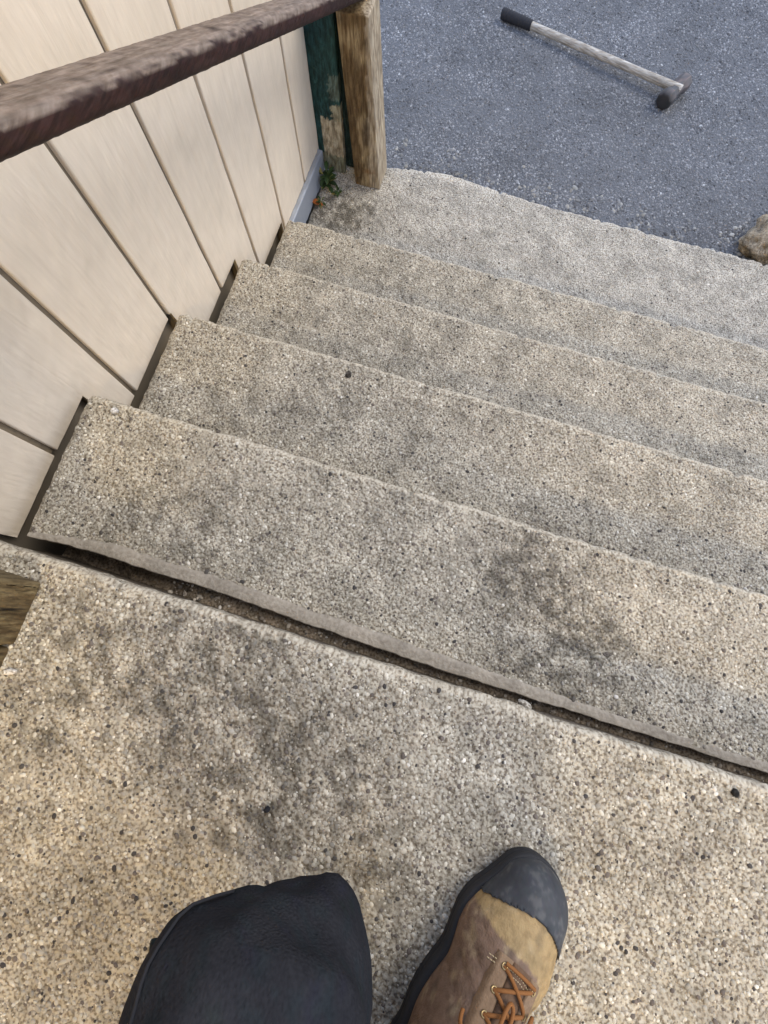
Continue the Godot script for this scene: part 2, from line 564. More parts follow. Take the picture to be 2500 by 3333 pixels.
func build_wall() -> void:
	var wall := thing("siding_wall", "cream house wall of vertical grooved wooden siding beside the steps", "wall", Vector3.ZERO)
	var paint_n := noise_tex(0.05, [], 61, 4, 512, FastNoiseLite.TYPE_SIMPLEX_SMOOTH, true, 4.0)
	var streak := noise_tex(0.03, [[0.0, Color(0.965, 0.96, 0.955)], [0.5, Color(0.985, 0.983, 0.98)], [1.0, Color(1, 1, 1)]], 67, 5)
	var m := triplanar(mat(Color(1, 1, 1), 0.62, true), streak, paint_n, Vector3(5.0, 0.35, 5.0), 0.15)
	var dm := triplanar(mat(lin(0.22, 0.175, 0.12), 0.85), streak, paint_n, Vector3(4, 1.0, 4), 0.5)
	var base := Color(0.72, 0.618, 0.492)
	var g0 := 0.171
	var col := func(p: Vector3) -> Color:
		var k: float = 1.0 + 0.04 * n_low.get_noise_3dv(p * Vector3(0.7, 0.5, 0.9)) + 0.05 * n_mid.get_noise_3dv(p * Vector3(1, 0.25, 1)) + 0.05 * n_fine.get_noise_3dv(p * Vector3(1, 0.2, 1))
		var c := base * k
		# mould and splashed grime low on the boards, in blotches
		var dd: float = n_low.get_noise_3dv(p * 1.3 + Vector3(4, 1, 0)) + 0.5 * n_mid.get_noise_3dv(p)
		c = c.lerp(Color(0.46, 0.39, 0.30), 0.22 * smoothstep(0.22, 0.7, dd))
		c.a = 1.0
		return c
	# the siding stops a little above each tread; below that cut lies a dark hollow
	var bottom := func(z: float) -> float:
		if z > 0.0: return -0.045
		var k := int(-z / RUN) + 1
		if k > 4: return -RISE * 5 + 0.05
		return -RISE * k - [0.0, 0.037, 0.020, 0.020, 0.030][k]
	var board := func(za: float, zb: float, xf: float, xb: float, cham: float, nz: int, ny: int, relief: float, colour) -> ArrayMesh:
		var zs := [za, za - cham * 0.4, za - cham, za - cham * 1.8]
		for k in range(1, nz): zs.append(lerpf(za, zb, float(k) / nz))
		zs.append_array([zb + cham * 1.8, zb + cham, zb + cham * 0.4, zb])
		for k in 5:
			if -RUN * k < za - cham * 2.0 and -RUN * k > zb + cham * 2.0: zs.append_array([-RUN * k + 0.0006, -RUN * k - 0.0006])
		zs.sort()
		var rings := []
		for z in zs:
			var y0: float = bottom.call(z)
			var e: float = minf(za - z, z - zb)
			var ins := 0.0 if e >= cham else cham * (1.0 - sqrt(maxf(0.0, 1.0 - pow(1.0 - e / cham, 2.0))))
			var ring := PackedVector3Array()
			for j in ny + 1:
				var y := y0 + (1.9 - y0) * pow(float(j) / ny, 1.6)
				var r: float = relief * (0.0012 * n_low.get_noise_2d(z * 2.0, y) + 0.0006 * n_mid.get_noise_2d(z * 1.5, y * 0.3))
				ring.append(Vector3(xf - ins + r, y, z))
			ring.append(Vector3(xb, 1.9, z))
			ring.append(Vector3(xb, y0, z))
			rings.append(ring)
		return loft(rings, colour)
	var i := -7
	while true:
		var za := -(g0 + 0.203 * i) - 0.0055         # nearer edge of the board that lies beyond groove i
		var zb := maxf(-(g0 + 0.203 * (i + 1)) + 0.0055, -1.54)
		if za < -1.53: break
		put("siding_board", board.call(za, zb, 0.0, -0.016, 0.003, 12, 110, 1.0, col), m, wall)
		i += 1
	put("backing_panel", board.call(1.45, -1.532, -0.009, -0.040, 0.002, 60, 4, 0.0, null), dm, wall)
	var bm := BoxMesh.new()
	bm.size = Vector3(0.10, 2.76, 3.0)
	var back := put("dark_sheathing", bm, mat(lin(0.24, 0.20, 0.15), 0.9), wall)
	back.position = Vector3(-0.078, 0.50, -0.03)
	var fm := mat(lin(0.30, 0.32, 0.36), 0.55)
	fm.metallic = 0.3
	var fl := put("base_flashing", beam(Vector3(0.008, -0.806, -1.16), Vector3(0.008, -0.812, -1.53), round_rect(0.018, 0.10, 0.003, 2, 3), Vector3.UP, 40, null, 0.003), fm, wall)
	fl.set_meta("label", "grey metal strip along the foot of the wall")

func build_steps(concrete: Material, pm: Material) -> void:
	var st := thing("concrete_steps", "worn exposed aggregate concrete steps going down from the landing", "steps")
	var tan_ := Color(0.395, 0.365, 0.312)
	var land := put("landing", cast_slab(0.035, 2.0, 1.50, 0.0, 0.0, 0.055, tan_, 0, 0.009, 0.003), concrete, st)
	var pal := [[0.37, Color(0.455, 0.42, 0.35)], [0.23, Color(0.355, 0.322, 0.265)], [0.18, Color(0.25, 0.222, 0.183)], [0.14, Color(0.125, 0.103, 0.088)], [0.06, Color(0.045, 0.04, 0.038)], [0.04, Color(0.56, 0.525, 0.46)]]
	stones(land, "aggregate", 30000, 0.05, 1.7, 0.010, 0.56, 0.0, 0, 0.0012, 0.0037, pal, pm)
	for k in range(1, 5):
		var top := -RISE * k
		var zb := -RUN * (k - 1) + (-0.002 if k > 1 else 0.0)
		var zn := -RUN * k
		var t := put("tread", cast_slab(0.036 if k == 1 else 0.030, 2.0, zb, zn, top, 0.095, tan_, k, 0.008, 0.0026, null, strip_back if k == 1 else null), concrete, st)
		stones(t, "aggregate", 15000, 0.042, 1.95, zn + 0.012, zb - 0.004, top, k, 0.0012, 0.0036, pal, pm,
			(func(x, z): return z > strip_front(x) + (0.002 if x < 0.8 else rng.randf() * 0.014)) if k == 1 else null)
		stones(t, "crumbs", 420, 0.05, 1.9, zb - 0.062, zb - 0.004, top + 0.001, k, 0.0012, 0.0048, [[0.4, Color(0.20, 0.17, 0.14)], [0.3, Color(0.33, 0.29, 0.24)], [0.2, Color(0.08, 0.07, 0.06)], [0.1, Color(0.45, 0.42, 0.38)]], pm,
			func(x, z): return (k == 1 and z > strip_front(x)) or z < zb - 0.045 - 0.03 * n_low.get_noise_2d(x * 4.0, top * 9.0) and rng.randf() < 0.7)
		if k == 1:
			# smooth trowelled mortar left along the back of the first tread
			var rings := []
			for i in 280:
				var x := lerpf(0.045, 1.98, i / 279.0)
				var fz := strip_front(x)
				var bz := strip_back(x)
				var hgt := 0.007 + 0.003 * n_low.get_noise_2d(x * 3, 1) - 0.003 * smoothstep(0.80, 1.3, x)
				var ring := PackedVector3Array()
				for s in 11:
					var u := s / 10.0
					var z := lerpf(bz, fz, u)
					ring.append(Vector3(x, top + hgt * sqrt(maxf(0.0, 1.0 - pow(absf(u * 1.6 - 0.6), 3.0))) * (1.0 if u < 0.99 else 0.0) - 0.002 + 0.0008 * n_mid.get_noise_2d(x * 0.5, z), z))
				ring.append(Vector3(x, top - 0.05, fz)); ring.append(Vector3(x, top - 0.05, bz))
				rings.append(ring)
			var ms := loft(rings, func(p):
				var c := Color(0.35, 0.315, 0.265) * (1.0 + 0.25 * n_mid.get_noise_3dv(p * 0.5) + 0.15 * n_fine.get_noise_3dv(p))
				c.a = 1.0
				return c)
			var mm2 := triplanar(mat(Color(1, 1, 1), 0.95, true), noise_tex(0.04, [[0.0, Color(0.78, 0.76, 0.74)], [1.0, Color(1, 1, 1)]], 45, 4), noise_tex(0.06, [], 47, 4, 512, FastNoiseLite.TYPE_SIMPLEX_SMOOTH, true, 4.0), Vector3.ONE * 5.0, 0.5)
			put("mortar_strip", ms, mm2, t)
			# grit packed into the joint behind it, lost in the dark at the wall end
			var gr := []
			for i in 190:
				var x := lerpf(0.05, 1.97, i / 189.0)
				var y0 := top - 0.026 - 0.075 * (1.0 - smoothstep(0.05, 0.42, x)) + 0.008 * n_low.get_noise_2d(x * 3.0, 20.0)
				var ring := PackedVector3Array()
				for q in 9:
					var z := lerpf(0.014, -0.030, q / 8.0)
					ring.append(Vector3(x, y0 + 0.005 * n_mid.get_noise_2d(x * 1.6, z * 1.6 + 3.0) + 0.003 * n_fine.get_noise_2d(x, z), z))
				ring.append(Vector3(x, top - 0.14, -0.030)); ring.append(Vector3(x, top - 0.14, 0.014))
				gr.append(ring)
			put("packed_grit", loft(gr, func(p):
				var c := Color(0.20, 0.165, 0.13) * (1.0 + 0.5 * n_mid.get_noise_3dv(p) + 0.5 * n_fine.get_noise_3dv(p))
				c.a = 1.0
				return c), concrete, t)
			stones(t, "joint_crumbs", 900, 0.30, 1.9, -0.022, 0.010, top - 0.026, -2, 0.0010, 0.0042, [[0.4, Color(0.20, 0.17, 0.14)], [0.3, Color(0.33, 0.29, 0.24)], [0.2, Color(0.08, 0.07, 0.06)], [0.1, Color(0.45, 0.42, 0.38)]], pm)
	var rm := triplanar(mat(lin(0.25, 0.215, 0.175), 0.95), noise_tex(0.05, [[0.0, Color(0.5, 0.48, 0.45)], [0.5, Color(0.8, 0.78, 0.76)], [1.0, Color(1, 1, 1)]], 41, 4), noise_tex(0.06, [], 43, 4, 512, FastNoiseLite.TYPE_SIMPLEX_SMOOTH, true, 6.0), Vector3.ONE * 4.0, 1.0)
	for k in range(0, 5):
		var bm := BoxMesh.new()
		var ytop := -RISE * k - (0.05 if k == 0 else 0.09)
		var z0 := 1.49 if k == 0 else -RUN * (k - 1) - 0.01
		var z1 := 0.011 if k == 0 else -RUN * k + 0.05
		bm.size = Vector3(1.945, ytop + 0.95, z0 - z1)
		var o := put("riser_block", bm, rm, st)
		o.position = Vector3(1.0205, (ytop - 0.95) / 2, (z0 + z1) / 2)
	# bottom slab
	var sc := Color(0.41, 0.39, 0.355)
	var slab := put("bottom_slab", cast_slab(0.022, 2.15, -1.13, -1.642, -RISE * 5, 0.13, sc, 5, 0.010, 0.004, func(x): return 0.03 * exp(-pow((x - 0.12) / 0.16, 2.0)) - 0.022 * exp(-pow((x - 0.48) / 0.2, 2.0))), concrete)
	tag(slab, "pale grey concrete slab at the foot of the steps", "slab", "", "structure")
	stones(slab, "aggregate", 9000, 0.03, 2.1, -1.625, -1.14, -RISE * 5, 5, 0.0013, 0.0042,
		pal, pm)

func build_porch() -> void:
	# the house front behind the photographer, with the warm wall lamp whose light falls on the landing
	var w := thing("house_front", "cream house front behind the landing", "wall", Vector3(1.0, 0.0, 1.56))
	var m := mat(lin(0.62, 0.54, 0.43), 0.65)
	for i in 10:
		var o := put("siding_board", beam(Vector3(-0.95 + i * 0.203, 0.01, 0.0), Vector3(-0.95 + i * 0.203, 2.6, 0.0), round_rect(0.194, 0.02, 0.003, 2, 2), Vector3(0, 0, -1), 6), m, w)
	var bm := BoxMesh.new()
	bm.size = Vector3(2.1, 2.6, 0.06)
	put("backing_panel", bm, mat(lin(0.22, 0.175, 0.12), 0.85), w).position = Vector3(0, 1.31, 0.037)
	var lamp := thing("wall_lamp", "lit warm globe lamp on the house front behind the landing", "lamp", Vector3(1.02, 2.05, 1.548))
	var dark := mat(lin(0.03, 0.03, 0.03), 0.4)
	dark.metallic = 0.6
	put("wall_plate", beam(Vector3(0, 0, 0), Vector3(0, 0, -0.02), round_rect(0.11, 0.11, 0.02, 4, 1), Vector3.UP, 2), dark, lamp)
	put("arm", tube(curve([Vector3(0, 0, -0.01), Vector3(0, 0.03, -0.07), Vector3(0, 0.02, -0.14), Vector3(0, -0.02, -0.16)], 16), 0.010, 10), dark, lamp)
	var sm := SphereMesh.new()
	sm.radius = 0.125; sm.height = 0.25
	var gm := mat(Color(1.0, 0.9, 0.7), 0.4)
	gm.emission_enabled = true
	gm.emission = Color(1.0, 0.78, 0.48)
	gm.emission_energy_multiplier = 1.5
	put("lamp_globe", sm, gm, lamp).position = Vector3(0, -0.14, -0.16)
	var li := OmniLight3D.new()
	li.name = "lamp_light"
	li.light_color = Color(1.0, 0.88, 0.60)
	li.light_energy = 1.05
	li.light_size = 0.125
	li.omni_range = 12.0
	li.omni_attenuation = 2.0
	li.shadow_enabled = true
	lamp.add_child(li)
	li.position = Vector3(0, -0.14, -0.16)

func strip_back(x: float) -> float:
	return lerpf(-0.017, -0.005, smoothstep(0.30, 0.85, x)) + 0.008 * exp(-pow((x - 0.03) / 0.06, 2.0)) + 0.002 * n_low.get_noise_2d(x * 3.0, 3.0) + 0.0012 * n_mid.get_noise_2d(x * 1.5, 3.0)

func strip_front(x: float) -> float:
	var w := 0.010 + 0.016 * smoothstep(0.04, 0.22, x) - 0.008 * smoothstep(0.75, 1.15, x) - 0.010 * smoothstep(1.25, 1.9, x)
	return strip_back(x) - w + 0.0018 * n_low.get_noise_2d(x * 4.0, 8.0) + 0.003 * n_mid.get_noise_2d(x * 1.2, 3.0) + 0.0016 * n_fine.get_noise_2d(x * 1.2, 6.0)

func wood_mat(scale3: Vector3, rough := 0.75) -> StandardMaterial3D:
	var g := noise_tex(0.03, [[0.0, Color(0.60, 0.56, 0.52)], [0.45, Color(0.86, 0.84, 0.82)], [0.7, Color(1, 1, 1)]], 81, 5)
	var nn := noise_tex(0.05, [], 83, 4, 512, FastNoiseLite.TYPE_SIMPLEX_SMOOTH, true, 5.0)
	return triplanar(mat(Color(1, 1, 1), rough, true), g, nn, scale3, 0.8)

func build_rail() -> void:
	var hr := thing("wooden_handrail", "brown handrail with worn paint on wooden posts beside the siding wall", "handrail")
	var a := Vector3(0.209, 0.641, 0.235)
	var b := Vector3(0.141, -0.324, -1.625)
	var d := (b - a).normalized()
	var side := d.cross(Vector3.UP).normalized()
	var upv := side.cross(d)
	# flattened section: rounded top, flatter belly
	var sec := PackedVector2Array()
	for s in 34:
		var t := TAU * s / 34.0
		var c := cos(t); var sn := sin(t)
		var q := Vector2(signf(c) * pow(absf(c), 0.62) * 0.036, signf(sn) * pow(absf(sn), 0.70) * 0.019)
		sec.append(q)
	var col := func(p: Vector3) -> Color:
		var rel := p - a
		var along := rel.dot(d)
		var off := rel - d * along
		var vv := off.dot(upv) / 0.019
		var uu := off.dot(side) / 0.036
		var q := Vector3(uu * 0.045, vv * 0.03, along)
		var st: float = n_mid.get_noise_3d(q.x * 1.1, q.y, q.z * 0.30) + 0.6 * n_fine.get_noise_3d(q.x, q.y, q.z * 0.25) + 0.5 * n_low.get_noise_3d(q.x * 3.0, 1.0, q.z * 0.9)
		var paint := Color(0.040, 0.018, 0.014) * (1.0 + 0.4 * st)
		var wood := Color(0.225, 0.178, 0.145) * (1.0 + 0.30 * n_mid.get_noise_3d(q.x * 2.6, 5.0, q.z * 0.10) + 0.35 * n_fine.get_noise_3d(q.x * 1.5, 2.0, q.z * 0.2))
		# the top, where hands rub, has lost its paint down to ragged streaks
		var w := smoothstep(-0.10, 0.30, st * 0.5 + (0.34 if vv > 0.75 else (0.16 if vv > 0.45 else -0.7)))
		var c := paint.lerp(wood, w)
		c.a = 1.0
		return c
	var wm := wood_mat(Vector3(8, 8, 1.2), 0.6)
	wm.normal_scale = 0.3
	put("rail", beam(a, b, sec, Vector3.UP, 320, col, 0.0009, 0.008), wm, hr)
	# end post at the foot of the steps
	var pc := func(p: Vector3) -> Color:
		var gr: float = n_mid.get_noise_3d(p.x * 1.6, p.y * 0.12, p.z * 1.6) + 0.5 * n_fine.get_noise_3d(p.x, p.y * 0.1, p.z)
		var c := Color(0.33, 0.255, 0.15) * (1.0 + 0.40 * gr)
		# darker brown on the near face, more so towards the top; knots and nail streaks
		var q: float = n_low.get_noise_3d(p.x * 2.2, p.y * 0.9, p.z * 2.0 + 1.0) + 0.35 * n_mid.get_noise_3d(p.x, p.y * 0.3, p.z)
		var w := smoothstep(-0.15, 0.15, q + clampf((p.y + 0.66) * 1.5, -0.5, 0.35))
		c = c.lerp(Color(0.10, 0.060, 0.025) * (1.0 + 0.4 * gr), 0.8 * w * (1.0 if p.z > -1.535 and p.x > 0.118 else 0.2))
		if p.x > 0.19: c = c.lerp(Color(0.46, 0.40, 0.31) * (1.0 + 0.25 * gr), 0.7)
		var kn := Vector2((p.x - 0.178) / 0.018, (p.y + 0.66) / 0.05).length()
		c = c.lerp(Color(0.06, 0.04, 0.025), 0.8 * (1.0 - smoothstep(0.5, 1.1, kn + 0.4 * gr)))
		var kn2 := Vector2((p.x - 0.19) / 0.02, (p.y + 0.79) / 0.012).length()
		c = c.lerp(Color(0.22, 0.10, 0.03), 0.6 * (1.0 - smoothstep(0.5, 1.2, kn2 + 0.4 * gr)))
		c.a = 1.0
		return c
	var pm := wood_mat(Vector3(7, 0.8, 7), 0.75)
	put("post", beam(Vector3(0.183, -0.856, -1.568), Vector3(0.153, -0.318, -1.568), round_rect(0.092, 0.096, 0.003, 3, 12), Vector3(0, 0, -1), 60, pc, 0.0005, 0.003), pm, hr)
	# top post and the thinner board beside it, on the landing
	var tc := func(p: Vector3) -> Color:
		var gr: float = n_mid.get_noise_3d(p.x * 1.6, p.y * 0.10, p.z * 1.6) + 0.5 * n_fine.get_noise_3d(p.x, p.y * 0.1, p.z)
		var c := Color(0.17, 0.130, 0.068) * (1.0 + 0.5 * gr)
		var q: float = n_low.get_noise_3d(p.x * 2.0, p.y * 1.0, p.z * 3.0)
		c = c.lerp(Color(0.13, 0.09, 0.045), 0.6 * smoothstep(0.0, 0.4, q))
		# drying cracks that run with the grain
		var crack := absf(p.z - 0.072 - 0.006 * sin(p.y * 9.0)) < 0.0016 and p.y > 0.012
		if crack: c = Color(0.02, 0.016, 0.012)
		c.a = 1.0
		return c
	put("post", beam(Vector3(0.168, 0.0, 0.079), Vector3(0.168, 0.50, 0.079), round_rect(0.089, 0.089, 0.005, 3, 40), Vector3(0, 0, -1), 30, tc, 0.001, 0.003), pm, hr)
	put("side_board", beam(Vector3(0.166, 0.0, 0.1465), Vector3(0.166, 0.50, 0.1465), round_rect(0.086, 0.036, 0.004, 3, 8), Vector3(0, 0, -1), 30, tc, 0.001, 0.003), pm, hr)

func build_green_board() -> void:
	var gb := thing("green_board", "narrow dark green board with bare patches between siding and post", "board")
	var wm := wood_mat(Vector3(5, 1.2, 5), 0.7)
	var green := func(p: Vector3) -> Color:
		var gr: float = n_mid.get_noise_3d(p.x * 1.5, p.y * 0.15, p.z) + 0.5 * n_fine.get_noise_3dv(p)
		var c := Color(0.022, 0.065, 0.068) * (1.0 + 0.5 * gr)
		var nx: float = 0.012 * n_mid.get_noise_2d(p.y * 2.0, 1.0)
		var ny: float = 0.012 * n_mid.get_noise_2d(p.x * 2.0, 5.0)
		# where the paint has come off the board: one broad bare band, a strip above it, a thin greenish wash below
		if p.y + ny < -0.655 and p.y + ny > -0.785 and p.x > 0.016: c = Color(0.44, 0.40, 0.31) * (1.0 + 0.25 * gr)
		elif p.y + ny <= -0.785: c = Color(0.24, 0.25, 0.19) * (1.0 + 0.35 * gr)
		elif p.x + nx > 0.058 and p.y + ny < -0.60: c = Color(0.33, 0.33, 0.26) * (1.0 + 0.25 * gr)
		elif p.x + nx > 0.054 and p.y + ny < -0.51 and p.y + ny > -0.585: c = Color(0.11, 0.16, 0.15) * (1.0 + 0.3 * gr)
		c.a = 1.0
		return c
	put("board_face", beam(Vector3(0.026, -0.852, -1.557), Vector3(0.026, -0.20, -1.557), round_rect(0.126, 0.022, 0.003, 2, 34), Vector3(0, 0, 1), 130, green, 0.0008, 0.003), wm, gb)
	var gap_shade := func(p: Vector3) -> Color:  # near-black strip standing in for the shade in the gap beside the post
		var c := Color(0.018, 0.04, 0.045) * (1.0 + 0.5 * n_mid.get_noise_3d(p.x, p.y * 0.2, p.z))
		c.a = 1.0
		return c
	put("gap_shade_strip", beam(Vector3(0.112, -0.852, -1.590), Vector3(0.106, -0.22, -1.590), round_rect(0.060, 0.02, 0.003, 2, 2), Vector3(0, 0, 1), 20, gap_shade, 0.0008, 0.003), wm, gb)

func build_hammer() -> void:
	var y := -0.872
	var tail := Vector3(0.455, y - 0.008, -2.500)
	var headp := Vector3(1.178, y + 0.012, -2.318)
	var h := thing("sledgehammer", "sledgehammer with pale wooden handle lying on the asphalt", "hammer")
	var d := (headp - tail).normalized()
	var wc := func(p: Vector3) -> Color:
		var al := (p - tail).dot(d)
		var c := Color(0.49, 0.465, 0.42) * (1.0 + 0.35 * n_mid.get_noise_3d(al * 0.3, p.y * 2, p.z * 2 - p.x * 0.5) + 0.2 * n_fine.get_noise_3dv(p))
		c.a = 1.0
		return c
	var side := d.cross(Vector3.UP).normalized()
	var upv := side.cross(d)
	var rings := []
	for i in 40:
		var t := i / 39.0
		var r := 0.0138 + 0.003 * exp(-pow(t / 0.06, 2.0)) + 0.002 * smoothstep(0.75, 1.0, t)
		var ring := PackedVector3Array()
		for s in 14:
			var a := TAU * s / 14
			ring.append(tail.lerp(headp + d * 0.03, t) + side * cos(a) * r * 0.85 + upv * sin(a) * r * 1.1)
		rings.append(ring)
	put("handle", loft(rings, wc), wood_mat(Vector3(1.0, 8, 5), 0.7), h)
	# dark rubber grip with shallow rings
	rings = []
	for i in 46:
		var t := i / 45.0
		var r := 0.0190 - 0.002 * t + (0.0012 if i % 4 < 2 else 0.0)
		if i == 0: r = 0.014
		if i == 1: r = 0.019
		if i == 45: r = 0.016
		var ring := PackedVector3Array()
		for s in 14:
			var a := TAU * s / 14
			ring.append(tail + d * (0.135 * t - 0.008) + side * cos(a) * r * 0.9 + upv * sin(a) * r * 1.1)
		rings.append(ring)
	put("grip", loft(rings), mat(lin(0.022, 0.022, 0.026), 0.7), h)
	# octagonal steel head, waisted round the eye, domed striking faces
	var hd := Vector3(0.46, 0.0, -0.89).normalized()
	var hc := Vector3(1.186, -0.870, -2.312)
	var hs := hd.cross(Vector3.UP).normalized()
	var prof := [[-0.072, 0.020], [-0.0715, 0.026], [-0.067, 0.0295], [-0.060, 0.030], [-0.034, 0.030], [-0.026, 0.0235], [0.026, 0.0235], [0.034, 0.030], [0.060, 0.030], [0.067, 0.0295], [0.0715, 0.026], [0.072, 0.020]]
	rings = []
	for q in prof:
		var ring := PackedVector3Array()
		for s in 8:
			for e in [-0.36, -0.28, 0.28, 0.36]:
				var a: float = TAU * (s + e * 1.3) / 8.0
				var rr: float = q[1] * cos(PI / 8) / maxf(cos(PI / 8), cos(a - TAU * roundf(a / TAU * 8.0) / 8.0)) * 1.06
				ring.append(hc + hd * q[0] + hs * cos(a) * rr + Vector3.UP * sin(a) * rr)
		rings.append(ring)
	var hm := mat(Color(1, 1, 1), 0.55, true)
	hm.metallic = 0.35
	put("hammer_head", loft(rings, func(p):
		var rust: float = smoothstep(-0.1, 0.25, n_mid.get_noise_3dv(p * 0.9) + 0.4 * n_fine.get_noise_3dv(p))
		var c := Color(0.085, 0.085, 0.09).lerp(Color(0.15, 0.125, 0.12), rust)
		if (p - hc).dot(hd) < -0.045: c = c.lerp(Color(0.03, 0.028, 0.03), 0.8)
		c.a = 1.0
		return c), hm, h)

func leaf(st: SurfaceTool, base: Vector3, dir: Vector3, L: float, w: float, droop: float, col: Color) -> void:
	var side := dir.cross(Vector3.UP).normalized()
	var prev := []
	for i in 6:
		var t := i / 5.0
		var c := base + dir * L * t - Vector3.UP * droop * t * t * L
		var ww := w * sin(PI * (0.08 + 0.92 * t)) * (1.0 if t < 1.0 else 0.0)
		var row := [c - side * ww + Vector3.UP * ww * 0.3, c, c + side * ww + Vector3.UP * ww * 0.3]
		if i > 0:
			for k in 2:
				for q in [prev[k], row[k], prev[k + 1], prev[k + 1], row[k], row[k + 1]]:
					st.set_color(col)
					st.add_vertex(q)
		prev = row

func build_small(concrete: Material) -> void:
	var y5 := -RISE * 5
	# weeds in the corner between siding and post
	var specs := [[0.040, -1.480, 0.075, 26, "tuft of green weeds in the corner under the green board"], [0.092, -1.450, 0.04, 14, "small low green weed before the foot of the brown post"], [0.045, -1.40, 0.035, 12, "sparse little weed beside the grey strip at the foot of the wall"]]
	for s in specs:
		var w := thing("weed", s[4], "weed", Vector3(s[0], y5, s[1]), "weeds at the foot of the wall")
		var lm := mat(Color(1, 1, 1), 0.6, true)
		lm.backlight_enabled = true
		lm.backlight = Color(0.10, 0.16, 0.03)
		lm.cull_mode = BaseMaterial3D.CULL_DISABLED
		var stems := SurfaceTool.new()
		stems.begin(Mesh.PRIMITIVE_TRIANGLES)
		var R: float = s[2]
		for k in 5:
			var a := rng.randf() * TAU
			var tip := Vector3(cos(a) * R * 0.4, R * rng.randf_range(0.5, 0.9), sin(a) * R * 0.4)
			stems.append_from(tube(curve([Vector3.ZERO, tip * 0.5 + Vector3(0, R * 0.15, 0), tip], 6), 0.0012, 5), 0, Transform3D.IDENTITY)
		put("stems", stems.commit(), mat(lin(0.10, 0.13, 0.04), 0.7), w)
		for k in int(s[3]):
			var st := SurfaceTool.new()
			st.begin(Mesh.PRIMITIVE_TRIANGLES)
			var a := rng.randf() * TAU
			var el := rng.randf_range(0.1, 0.9)
			var dir := Vector3(cos(a) * cos(el), sin(el), sin(a) * cos(el))
			var b := Vector3(cos(a) * R * 0.2 * rng.randf(), R * 0.7 * rng.randf(), sin(a) * R * 0.2 * rng.randf())
			var g := rng.randf_range(0.7, 1.3)
			leaf(st, b, dir, R * rng.randf_range(0.35, 0.7), R * rng.randf_range(0.06, 0.13), rng.randf_range(0.1, 0.6), Color(0.025 * g, 0.045 * g, 0.014 * g) if rng.randf() < 0.85 else Color(0.16, 0.13, 0.04))
			st.generate_normals()
			put("leaf", st.commit(), lm, w)
	var ol := SurfaceTool.new()
	ol.begin(Mesh.PRIMITIVE_TRIANGLES)
	leaf(ol, Vector3(-0.018, 0.004, 0.004), Vector3(1, 0.22, -0.15).normalized(), 0.042, 0.013, 0.5, Color(0.26, 0.075, 0.018))
	ol.generate_normals()
	var lm2 := mat(Color(1, 1, 1), 0.7, true)
	lm2.cull_mode = BaseMaterial3D.CULL_DISABLED
	var fl := put("fallen_leaf", ol.commit(), lm2)
	fl.position = Vector3(0.032, y5 + 0.006, -1.395)
	tag(fl, "small orange brown dead leaf lying beside the weeds", "leaf")
	# rock on the asphalt at the right edge of the slab
	var r := put("rock", rock_mesh(Vector3(0.125, 0.075, 0.085), 12, Color(0.36, 0.31, 0.24), 26, 0.25), concrete)
	r.position = Vector3(1.655, -0.855, -1.752)
	r.rotation.y = 0.5
	tag(r, "tan rock on the asphalt against the slab's front edge", "rock")
	# loose chips
	var chips := [
		["paint_chip", Vector3(0.224, 0.004, 0.156), Vector3(0.010, 0.003, 0.0045), Color(0.75, 0.73, 0.72), "white chip on the landing beside the left post", 21],
		["stone_chip", Vector3(0.098, -RISE + 0.004, -0.272), Vector3(0.008, 0.006, 0.007), Color(0.62, 0.62, 0.64), "pale stone chip at the wall end of the uppermost tread", 22],
		["dark_pebble", Vector3(0.454, -2 * RISE + 0.003, -0.552), Vector3(0.009, 0.004, 0.007), Color(0.07, 0.062, 0.055), "dark pebble near the nose of the second tread", 23],
		["mortar_lump", Vector3(0.952, -RISE + 0.004, 0.006), Vector3(0.014, 0.007, 0.006), Color(0.50, 0.48, 0.45), "pale lump of mortar in the gap below the landing edge", 24],
		["black_pebble", Vector3(0.612, 0.004, 0.215), Vector3(0.005, 0.004, 0.004), Color(0.02, 0.02, 0.025), "tiny black pebble on the dark patch of the landing", 25],
		["black_pebble", Vector3(1.19, 0.003, 0.02), Vector3(0.006, 0.004, 0.005), Color(0.03, 0.03, 0.03), "tiny black pebble at the right end of the landing edge", 26]]
	for c in chips:
		var o := put(c[0], rock_mesh(c[2], c[5], c[3], 8, 0.25), concrete)
		o.position = c[1]
		o.rotation.y = c[5] * 1.3 if c[0] != "paint_chip" else 0.35
		tag(o, c[4], "chip" if c[0] != "dark_pebble" and c[0] != "black_pebble" else "pebble")

# ---------------------------------------------------------------- the person: bent left knee and right work boot in view
const BOOT_K := 0.03
var boot_bones := [
	[Vector3(0.0, 0.046, -0.042), Vector3(-0.002, 0.046, -0.13), 0.037, 0.035],
	[Vector3(-0.002, 0.046, -0.13), Vector3(-0.014, 0.036, -0.215), 0.035, 0.036],
	[Vector3(0.0, 0.046, -0.12), Vector3(0.020, 0.033, -0.205), 0.033, 0.034],
	[Vector3(-0.014, 0.036, -0.215), Vector3(-0.011, 0.034, -0.268), 0.037, 0.032],
	[Vector3(0.020, 0.033, -0.205), Vector3(0.010, 0.033, -0.258), 0.034, 0.031],
	[Vector3(-0.002, 0.056, -0.205), Vector3(0.0, 0.108, -0.105), 0.030, 0.040],
	[Vector3(0.0, 0.105, -0.085), Vector3(0.0, 0.195, -0.068), 0.045, 0.049]]

func boot_field(p: Vector3) -> float:
	return field_at(p, boot_bones, BOOT_K)

